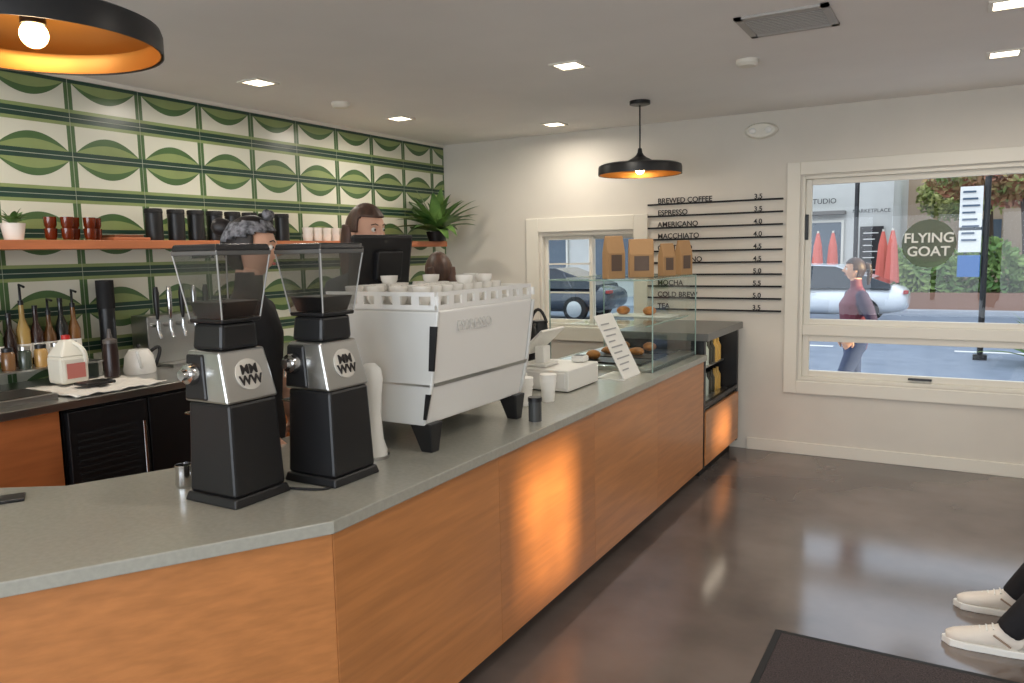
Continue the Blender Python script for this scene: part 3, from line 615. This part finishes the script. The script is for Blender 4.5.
    if capm:
        bm=bmesh.new();bmesh.ops.create_uvsphere(bm,u_segments=48,v_segments=32,radius=1)
        bmesh.ops.delete(bm,geom=[v for v in bm.verts if v.co.z<.28+.30*v.co.x or v.co.z>.80+.1*v.co.x],context='VERTS')
        for v in bm.verts: v.co=Vector((v.co.x*(.113 if v.co.x>0 else .122),v.co.y*.094,v.co.z*.137))
        me=bpy.data.meshes.new("headband");bm.to_mesh(me);bm.free();me.transform(M);ob=fin("headband",me,capm,p,smooth=True);ob.modifiers.new("s",'SOLIDIFY').thickness=.006
        for sg in(-1,1): ball("headband_knot",M@Vector((.06,.025*sg,.135)),(.02,.03,.018),capm,p,12,M=R3@Matrix.Rotation(.6*sg,3,'X'))
def shoe(p,M,m,sole,tag):
    prof=[(-.07,.045,.03,.040),(-.05,.06,.036,.045),(0,.07,.038,.05),(.06,.056,.042,.042),(.12,.046,.046,.034),(.165,.038,.042,.028),(.195,.032,.024,.020)]
    lo=[[(Vector((x,0,z)),a,b) for x,z,a,b in prof],[(Vector((-.02,0,.06)),.034,.04),(Vector((-.025,0,.115)),.036,.042)]]
    remeshed("shoe_"+tag,lo,[(0,1,0),(0,1,0)],.006,[m],[0,0],M,p,4)
    pts=[(-.085,-.028),(-.03,-.038),(.05,-.042),(.12,-.050),(.18,-.042),(.212,-.0),(.18,.040),(.12,.048),(.05,.042),(-.03,.038),(-.085,.028),(-.098,0)]
    n=len(pts);vs=[M@Vector((x,y,0)) for x,y in pts]+[M@Vector((x,y,.03)) for x,y in pts]
    mesh("sole_"+tag,vs,[tuple(range(n-1,-1,-1)),tuple(range(n,2*n))]+[(i,(i+1)%n,n+(i+1)%n,n+i) for i in range(n)],sole,p,bev=.004)
    for i in range(4):
        x=.03+i*.022;z=.116-i*.010;tube("lace_%s"%tag,[M@Vector((x,-.026,z-.014)),M@Vector((x+.004,0,z)),M@Vector((x,.026,z-.014))],.0032,sole,p)
    for sg in (-1,1): tube("stripe_%s"%tag,[M@Vector((-.03,.043*sg,.045)),M@Vector((.03,.045*sg,.085))],.004,mat("shoe_trim",(150,128,108),.6),p)
def person(name,loc,yaw,h,shirt,pants,hairm,style="short",skin=SK,lean=0,arms=None,legs=None,headyaw=0,headpitch=0,shoes=(BLK,BLK),sleeve='long',capm=None,vest=None,pel=.94,w=1.0,bulk=1.0,hs=.94):
    g=G(name);s=h/1.75;M=Matrix.Translation(loc)@Matrix.Rotation(yaw,4,'Z')@Matrix.Scale(s,4)
    cl,sl=math.cos(lean),math.sin(lean)
    def T(x,y,z):
        dz=z-.94;return Vector((x*cl+dz*sl,y*w,pel+dz*cl-x*sl))
    tr=[(T(0,0,.84),.150,.105),(T(0,0,.92),.168,.118),(T(0,0,1.04),.145*bulk,.108*bulk),(T(.004,0,1.17),.150*bulk,.115*bulk),(T(.006,0,1.31),.168*bulk,.122*bulk),(T(0,0,1.40),.172,.100),(T(-.004,0,1.455),.115,.072),(T(0,0,1.49),.062,.058),(T(.01,0,1.59),.053,.055)]
    arms=arms or [((.03,.24,1.14),(.12,.22,.90)),((.03,-.24,1.14),(.12,-.22,.90))]
    legs=legs or [((.01,.10,.50),(0,.10,.09)),((.01,-.10,.50),(0,-.10,.09))]
    lo=[tr];side=[(0,1,0)];lab=[[1,0,0,0,0,0,0,3]]
    mats=[shirt,pants,vest or shirt,skin]
    if vest: lab=[[1,2,2,2,2,2,2,3]]
    for (sg,(el,wr)) in zip((1,-1),arms):
        sh=T(0,.175*sg,1.405);el=Vector(el);wr=Vector(wr);mid=sh.lerp(el,.5);m2=el.lerp(wr,.45)
        lo.append([(T(0,.10*sg,1.41),.06,.06),(sh,.060,.060),(mid,.053*bulk,.053*bulk),(el,.044*bulk,.044*bulk),(m2,.042,.040),(wr,.030,.026)])
        side.append((0,0,1)) if abs((el-sh).normalized().z)<.8 else side.append((0,1,0))
        lab.append([0,0,0,0,0] if sleeve=='long' else [0,0,3,3,3])
    for (sg,(kn,an)) in zip((1,-1),legs):
        hp=Vector((0,.088*sg,pel-.03));kn=Vector(kn);an=Vector(an)
        lo.append([(hp+Vector((0,0,.03)),.088,.095),(hp.lerp(kn,.35),.084,.086),(kn,.062,.064),(kn.lerp(an,.35),.062,.064),(an,.052,.054)]);side.append((0,1,0));lab.append(1)
    remeshed("body",lo,side,.013,mats,lab,M,g,6)
    hc=T(.022,0,1.665);HM=M@Matrix.Translation(hc)@Matrix.Rotation(headyaw,4,'Z')@Matrix.Rotation(lean*.4+headpitch,4,'Y')@Matrix.Scale(hs,4)
    head(g,HM,s,skin,hairm,style,capm)
    for (sg,(el,wr)) in zip((1,-1),arms):
        el,wr=Vector(el),Vector(wr);dn=abs((wr-el).normalized().z)>.6
        hand("hand_%s"%("l" if sg>0 else "r"),wr,wr-el,(0,-sg,-.3) if dn else (0,0,-1),M,g,sg if dn else sg,1,.55,skin)
    for i,(kn,an) in enumerate(legs):
        an=Vector(an);SM=M@Matrix.Translation((an.x+.02,an.y,an.z-.09));shoe(g,SM,shoes[0],shoes[1],"lr"[i])
    return g
HB=mat("hair_black",(26,20,20),.5,noise=.4,nscale=40,stretch=(1,1,.2));HBR=mat("hair_brown",(78,54,42),.5,noise=.35,nscale=40,stretch=(1,1,.2));HD=mat("hair_dark_brown",(50,34,30),.5,noise=.35,nscale=40)
SB=mat("shirt_black",(30,30,34),.85,bump=.2,nscale=30);SBL=mat("shirt_slate",(52,58,70),.85);PB=mat("pants_black",(22,22,26),.85,bump=.2,nscale=30);JN=mat("jeans_blue",(50,68,104),.85,bump=.2,nscale=60)
VM=mat("vest_maroon",(104,36,56),.6,bump=.3,nscale=25);NV=mat("fleece_navy",(54,46,74),.85);SWH=mat("sneaker_white",(222,214,202),.6,bump=.1,nscale=60);BND=mat("bandana_print",(18,18,22),.8,rgb2=(150,150,156),nscale=45)
person("barista",(-2.62,2.28,0),R(32),1.83,SB,PB,HB,"bun",headyaw=R(4),headpitch=R(6),arms=[((.02,.25,1.14),(.10,.20,.92)),((.02,-.25,1.14),(.12,-.20,.92))],sleeve='short',capm=BND,hs=1.0)
person("barista",(-2.68,3.10,0),R(-6),1.92,SBL,PB,HBR,"long",headpitch=R(6),arms=[((.03,.26,1.14),(.14,.20,.95)),((.03,-.26,1.14),(.14,-.20,.95))],sleeve='short',hs=.98)
person("barista",(-2.70,3.80,0),R(140),1.67,SB,PB,HBR,"long",headpitch=R(10),arms=[((.06,.26,1.14),(.14,.18,.94)),((.06,-.26,1.14),(.14,-.18,.94))],hs=1.0)
GZ=-.1
person("pedestrian_woman",(-.84,8.05,GZ),R(205),1.65,NV,JN,HD,"pony",vest=VM,bulk=1.24,headyaw=R(-14),
  arms=[((-.05,.33,1.16),(.10,.23,.98)),((-.12,-.33,1.17),(.04,-.23,.97))],legs=[((.16,.09,.52),(.22,.09,.10)),((-.04,-.09,.50),(-.32,-.09,.17))],shoes=(BLK,SWH))
cx,cy=1.0,3.84
g=G("bench_seat");box("seat",cx-.25,cx+.25,cy-.6,cy+.6,.40,.44,SHELFW,g,.005)
for yy in(cy-.5,cy+.5): box("leg",cx-.2,cx+.2,yy-.02,yy+.02,0,.40,BLK,g)
person("seated_customer",(cx,cy,0),R(180),1.80,SB,PB,HB,"short",pel=.55,lean=0,
  legs=[((.46,.18,.50),(.74,.20,.09)),((.46,-.17,.50),(.70,-.19,.09))],arms=[((.10,.25,.76),(.30,.12,.66)),((.10,-.25,.76),(.30,-.12,.66))],shoes=(SWH,WPL))
# ---------------------------------------------------------------- exterior
ASP=mat("asphalt",(124,134,148),.85,noise=.1,nscale=3);SWK=mat("sidewalk_concrete",(174,179,188),.85,noise=.06,nscale=2)
box("ground_sidewalk",-25,20,YB+.16,10.3,-.3,GZ,SWK);box("ground_street",-40,30,10.3,23.5,-.4,GZ-.1,ASP);box("ground_plaza",-40,30,23.5,60,-.3,GZ,SWK)
box("ground_rear",-20,20,-20,YR-.16,-.4,GZ,SWK)
g=G("road_marking")
for i in range(8): box("line",-20+i*4,-18+i*4,15.5,15.65,GZ-.1,GZ-.095,PAPER,g)
g=G("storefront_building");BW=mat("stucco_white",(208,207,200),.85,noise=.03,nscale=2);DW=mat("shop_window",(84,98,110),.15);
box("mass",-30,-1.9,28,36,GZ,5.2,BW,g);box("parapet",-30,-1.85,27.9,28,4.9,5.35,TRIM,g)
for i in range(7):
    x=-4.6-i*3.4;box("shop_window",x-1.2,x+1.2,27.95,28.02,.6,2.5,DW,g);frame("shop_frame",g,x-1.25,x+1.25,.55,2.55,.08,27.9,27.96,TRIM)
    box("awning",x-1.3,x+1.3,27.5,28,2.72,2.84,mat("awning_gray",(130,126,120),.8),g)
text("shop_sign","SALON STUDIO",.24,(-5.3,27.88,3.1),(R(90),0,0),INK,g);text("shop_sign_b","MARKETPLACE",.17,(-3.1,27.88,2.75),(R(90),0,0),INK,g)
box("poster",-2.85,-2.15,27.85,27.9,.5,2.3,INK,g)
for i in range(7): box("poster_text",-2.75,-2.3-.1*(i%3),27.84,27.85,2.07-.2*i,2.10-.2*i,PAPER,g)
g=G("tan_building");box("mass",-1.9,16,36,44,GZ,7,mat("stucco_tan",(190,166,142),.85),g)
for i in range(5):
    for k in range(2): box("pane",0+i*3,1.4+i*3,35.9,36.02,1+k*2.8,2.6+k*2.8,DW,g)
g=G("sun_blocker");box("mass",9,14,6.9,35,GZ,9,BW,g)  # unseen block, added to keep direct sun off the street
for i in range(5): box("pane",8.98,9.02,9+i*5,11+i*5,1,3,DW,g)
def foliage(vs,fs,blobs,n,ls):
    for (bx,by,bz,br) in blobs:
        for i in range(n):
            d=Vector((random.gauss(0,1),random.gauss(0,1),random.gauss(0,1))).normalized()*br*random.uniform(.55,1)
            c=Vector((bx,by,bz))+Vector((d.x,d.y,d.z*.75));a=Vector((random.gauss(0,1),random.gauss(0,1),random.gauss(0,1))).normalized();b=a.orthogonal().normalized()
            i0=len(vs);vs.extend([c-a*ls,c-b*ls*.5,c+a*ls,c+b*ls*.5]);fs.append((i0,i0+1,i0+2,i0+3))
BARK=mat("bark",(80,64,52),.9)
def tree(name,x,y,z0,th,blobs,col,n,ls=.13):
    g=G(name);tube("trunk",[(x,y,z0),(x+.05,y,z0+th*.5),(x-.05,y,z0+th)],.12,BARK,g)
    vs=[];fs=[];foliage(vs,fs,blobs,n,ls);mesh("foliage",vs,fs,col,g)
TG1=mat("foliage_green",(82,118,60),.8,rgb2=(156,178,104),nscale=1.2);TG2=mat("foliage_olive",(118,138,72),.8,rgb2=(198,196,126),nscale=1.5);TP=mat("foliage_pink",(210,126,114),.8,rgb2=(130,156,84),nscale=1.1)
tree("street_tree",1.6,26,GZ,3.0,[(1.6,26,3.7,1.5),(.2,26,3.9,1.3),(3.2,26,4.0,1.4),(1.2,25.8,5.0,1.3)],TP,1500)
tree("street_tree",.9,32.5,GZ,3.2,[(.9,32.5,4.0,1.7),(-.3,32.5,3.4,1.2)],TG2,1100)
tree("street_tree",6,28,GZ,3.2,[(6,28,4.6,2.3),(4,28,4.0,1.6)],TG1,900)
tree("street_tree",-9,25,GZ,3,[(-9,25,4.2,1.7),(-11,25,4.4,1.6)],TG1,700)
g=G("shrub_hedge");vs=[];fs=[]
for i in range(6200):
    x=random.uniform(-1.6,7);hh=1.5+.35*math.sin(x*2.3);c=Vector((x,random.uniform(24.3,25.3),random.uniform(GZ,hh)));a=Vector((random.gauss(0,1),random.gauss(0,1),random.gauss(0,1))).normalized();b=a.orthogonal().normalized();k=len(vs)
    vs.extend([c-a*.13,c-b*.06,c+a*.13,c+b*.06]);fs.append((k,k+1,k+2,k+3))
mesh("leaves",vs,fs,TG1,g);box("planter",-1.7,7.1,24.1,25.4,GZ-.0,.35,mat("brick_planter",(150,112,94),.9),g)
g=G("agave_plant");vs=[];fs=[]
for i in range(60): leafm(vs,fs,(1.25,14.2,GZ-.1),2.4*i,R(random.uniform(25,85)),1.35,.10,.3)
mesh("leaves",vs,fs,TG1,g)
UM=mat("umbrella_coral",(220,112,98),.8)
for x,y in ((-3.75,25.2),(-3.35,25.4),(-1.95,25.2),(-1.6,23.8)):
    g=G("patio_umbrella");tube("pole",[(x,y,GZ),(x,y,2.15)],.03,TRIM,g);lathe("canopy",[(0,2.1),(.04,2.08),(.12,1.7),(.17,1.1),(.2,.65),(.12,.62),(0,.65)],(x,y,0),UM,g,10,smooth=False)
g=G("street_lamp_post");tube("pole",[(-2.55,23.9,GZ),(-2.55,23.9,4.4)],.06,BLK,g);lathe("lantern",[(0,0),(.12,0),(.2,.35),(.05,.5),(0,.5)],(-2.55,23.9,4.4),BLK,g,8,smooth=False)
g=G("wayfinding_sign");tube("post",[(.36,14.6,GZ-.1),(.36,14.6,2.75)],.045,BLK,g);box("base",.26,.46,14.5,14.7,GZ-.1,GZ-.02,BLK,g)
box("board_top",-.02,.30,14.55,14.6,1.95,2.6,PAPER,g);box("board_mid",-.02,.30,14.55,14.6,1.55,1.90,PAPER,g);box("board_blue",-.02,.30,14.55,14.6,1.15,1.50,mat("sign_blue",(60,110,170),.5),g)
for i in range(8): box("sign_text",.02,.2+.03*(i%3),14.53,14.55,2.5-.11*i,2.53-.11*i,mat("sign_text",(70,90,110),.6),g)
def car(x0,y,z,L=4.7,flip=False,paint=None,name="car"):
    g=G(name);paint=paint or mat("car_white",(222,226,230),.2,coat=.8);gw=mat("car_glass",(40,48,56),.08)
    fx=lambda t:x0+(L*(1-t) if flip else L*t)
    st=[(0,.35,.72,.66),(.03,.28,.80,.80),(.12,.22,.86,.90),(.25,.2,.93,.92),(.5,.2,.95,.92),(.75,.2,.98,.92),(.9,.24,1.0,.88),(.97,.3,.94,.8),(1,.4,.8,.7)]
    vs=[];fs=[]
    for t,zb,zt,w_ in st:
        for yy,zz in ((-w_,zb),(-w_*1.0,(zb+zt)/2),(-w_*.93,zt),(w_*.93,zt),(w_,(zb+zt)/2),(w_,zb)): vs.append((fx(t),y+yy,z+zz))
    for i in range(len(st)-1):
        for k in range(6): fs.append((i*6+k,i*6+(k+1)%6,i*6+6+(k+1)%6,i*6+6+k))
    fs+= [tuple(range(6)),tuple(range(len(st)*6-6,len(st)*6))]
    ob=mesh("body",vs,fs,paint,g,smooth=True);ss=ob.modifiers.new("s",'SUBSURF');ss.levels=2;ss.render_levels=2
    ro=[(.22,.92,.80),(.36,1.36,.66),(.50,1.45,.64),(.66,1.42,.64),(.84,1.12,.70),(.92,.98,.72)]
    vs=[];fs=[]
    for t,zt,w_ in ro:
        for yy,zz in ((-.84,.88),(-w_,zt),(w_,zt),(.84,.88)): vs.append((fx(t),y+yy,z+zz))
    for i in range(len(ro)-1):
        for k in range(4): fs.append((i*4+k,i*4+(k+1)%4,i*4+4+(k+1)%4,i*4+4+k))
    fs+=[(0,1,2,3),(20,21,22,23)]
    mesh("greenhouse",vs,fs,gw,g,bev=.05)
    mesh("roof",[(fx(t),y+yy,z+zz+.012) for t,zz in ((.36,1.36),(.50,1.45),(.66,1.42),(.84,1.12)) for yy in(-.68,.68)],[(0,1,3,2),(2,3,5,4),(4,5,7,6)],paint,g).modifiers.new("s",'SOLIDIFY').thickness=.03
    for t in (.26,.52,.78): tube("pillar",[(fx(t),y-.86,z+.9),(fx(t+(.5-t)*.25),y-.69,z+(1.38 if t!=.78 else 1.3))],.025,paint,g)
    for t in (.19,.80):
        for sy in(-.84,.84):
            M=Matrix.Rotation(R(90),3,'X');lathe("tyre",[(0,-.11),(.24,-.11),(.335,-.09),(.345,0),(.335,.09),(.24,.11),(0,.11)],(fx(t),y+sy,z+.345),BLKM,g,28,M=M);lathe("rim",[(0,-.12),(.10,-.125),(.22,-.115),(.22,.115),(.10,.125),(0,.12)],(fx(t),y+sy,z+.345),STL,g,20,M=M)
    box("tail_light",fx(.985)-.05,fx(.985)+.05,y-.74,y-.45,z+.76,z+.84,mat("tail_red",(170,30,30),.3),g,.01);box("handle",fx(.56)-.08,fx(.56)+.08,y-.925,y-.90,z+.78,z+.80,STL,g)
car(-5.65,20.5,GZ-.1)
car(-12.6,19.5,GZ-.1,paint=mat("car_dark",(54,60,70),.2,coat=.8))
box("ground_garden",XR+.16,20,YR-.16,YB+.16,-.4,GZ,SWK)
g=G("dapple_leaves");vs=[];fs=[]  # unseen leaves, added in the sun's path to dapple the counter patches
foliage(vs,fs,[(3.9,1.75,1.72,.34),(4.0,2.35,2.1,.3),(4.0,4.6,1.75,.22)],34,.07);mesh("leaves",vs,fs,TG1,g)
for y in (1.75,2.35,4.6): lathe("stem",[(0,0),(.014,0),(.008,1.95),(0,1.95)],(3.95,y,GZ),BARK,g,10)
# ---------------------------------------------------------------- light
wd=bpy.data.worlds.new("world");bpy.context.scene.world=wd;wd.use_nodes=True;nt=wd.node_tree
bg=nt.nodes["Background"];bg.inputs[0].default_value=(.78,.87,1,1);bg.inputs[1].default_value=1.95
def area(name,loc,rot,sx,sy,e,col):
    l=bpy.data.lights.new(name,'AREA');l.shape='RECTANGLE';l.size=sx;l.size_y=sy;l.energy=e;l.color=col
    o=bpy.data.objects.new(name,l);C.objects.link(o);o.location=loc;o.rotation_euler=rot;return o
area("rear_fill_light",(-.6,YR-.25,1.3),(R(108),0,0),5.8,2.0,215,(.86,.93,1))  # added fill lamp behind the camera, tilted up to brighten the ceiling
o=area("window_portal",(.1,YB+.2,1.45),(R(-90),0,0),2.3,1.6,1,(1,1,1));o.data.cycles.is_portal=True
sl=bpy.data.lights.new("sun",'SUN');sl.energy=9.5;sl.color=(1,.72,.40);sl.angle=R(3.2)
o=bpy.data.objects.new("sun",sl);C.objects.link(o);dv=Vector((-4.36,.92,-1.16)).normalized();o.rotation_euler=dv.to_track_quat('-Z','Y').to_euler();o.location=(8,0,5)
# ---------------------------------------------------------------- camera
yaw,pit,rol=R(30.146),R(6.636),R(-1.155)
hd=Vector((-math.sin(yaw),math.cos(yaw),0));rt=Vector((math.cos(yaw),math.sin(yaw),0));up=Vector((0,0,1))
fw=hd*math.cos(pit)-up*math.sin(pit);u=hd*math.sin(pit)+up*math.cos(pit)
r2=rt*math.cos(rol)+u*math.sin(rol);u2=-rt*math.sin(rol)+u*math.cos(rol)
cam=bpy.data.cameras.new("camera");co=bpy.data.objects.new("camera",cam);C.objects.link(co)
Mx=Matrix((r2,u2,-fw)).transposed().to_4x4();Mx.translation=Vector((0,0,1.7));co.matrix_world=Mx
cam.sensor_width=36;cam.lens=768.7/1024*36;cam.clip_start=.05;cam.clip_end=300
bpy.context.scene.camera=co
vs_=bpy.context.scene.view_settings;vs_.view_transform='Standard';vs_.exposure=0
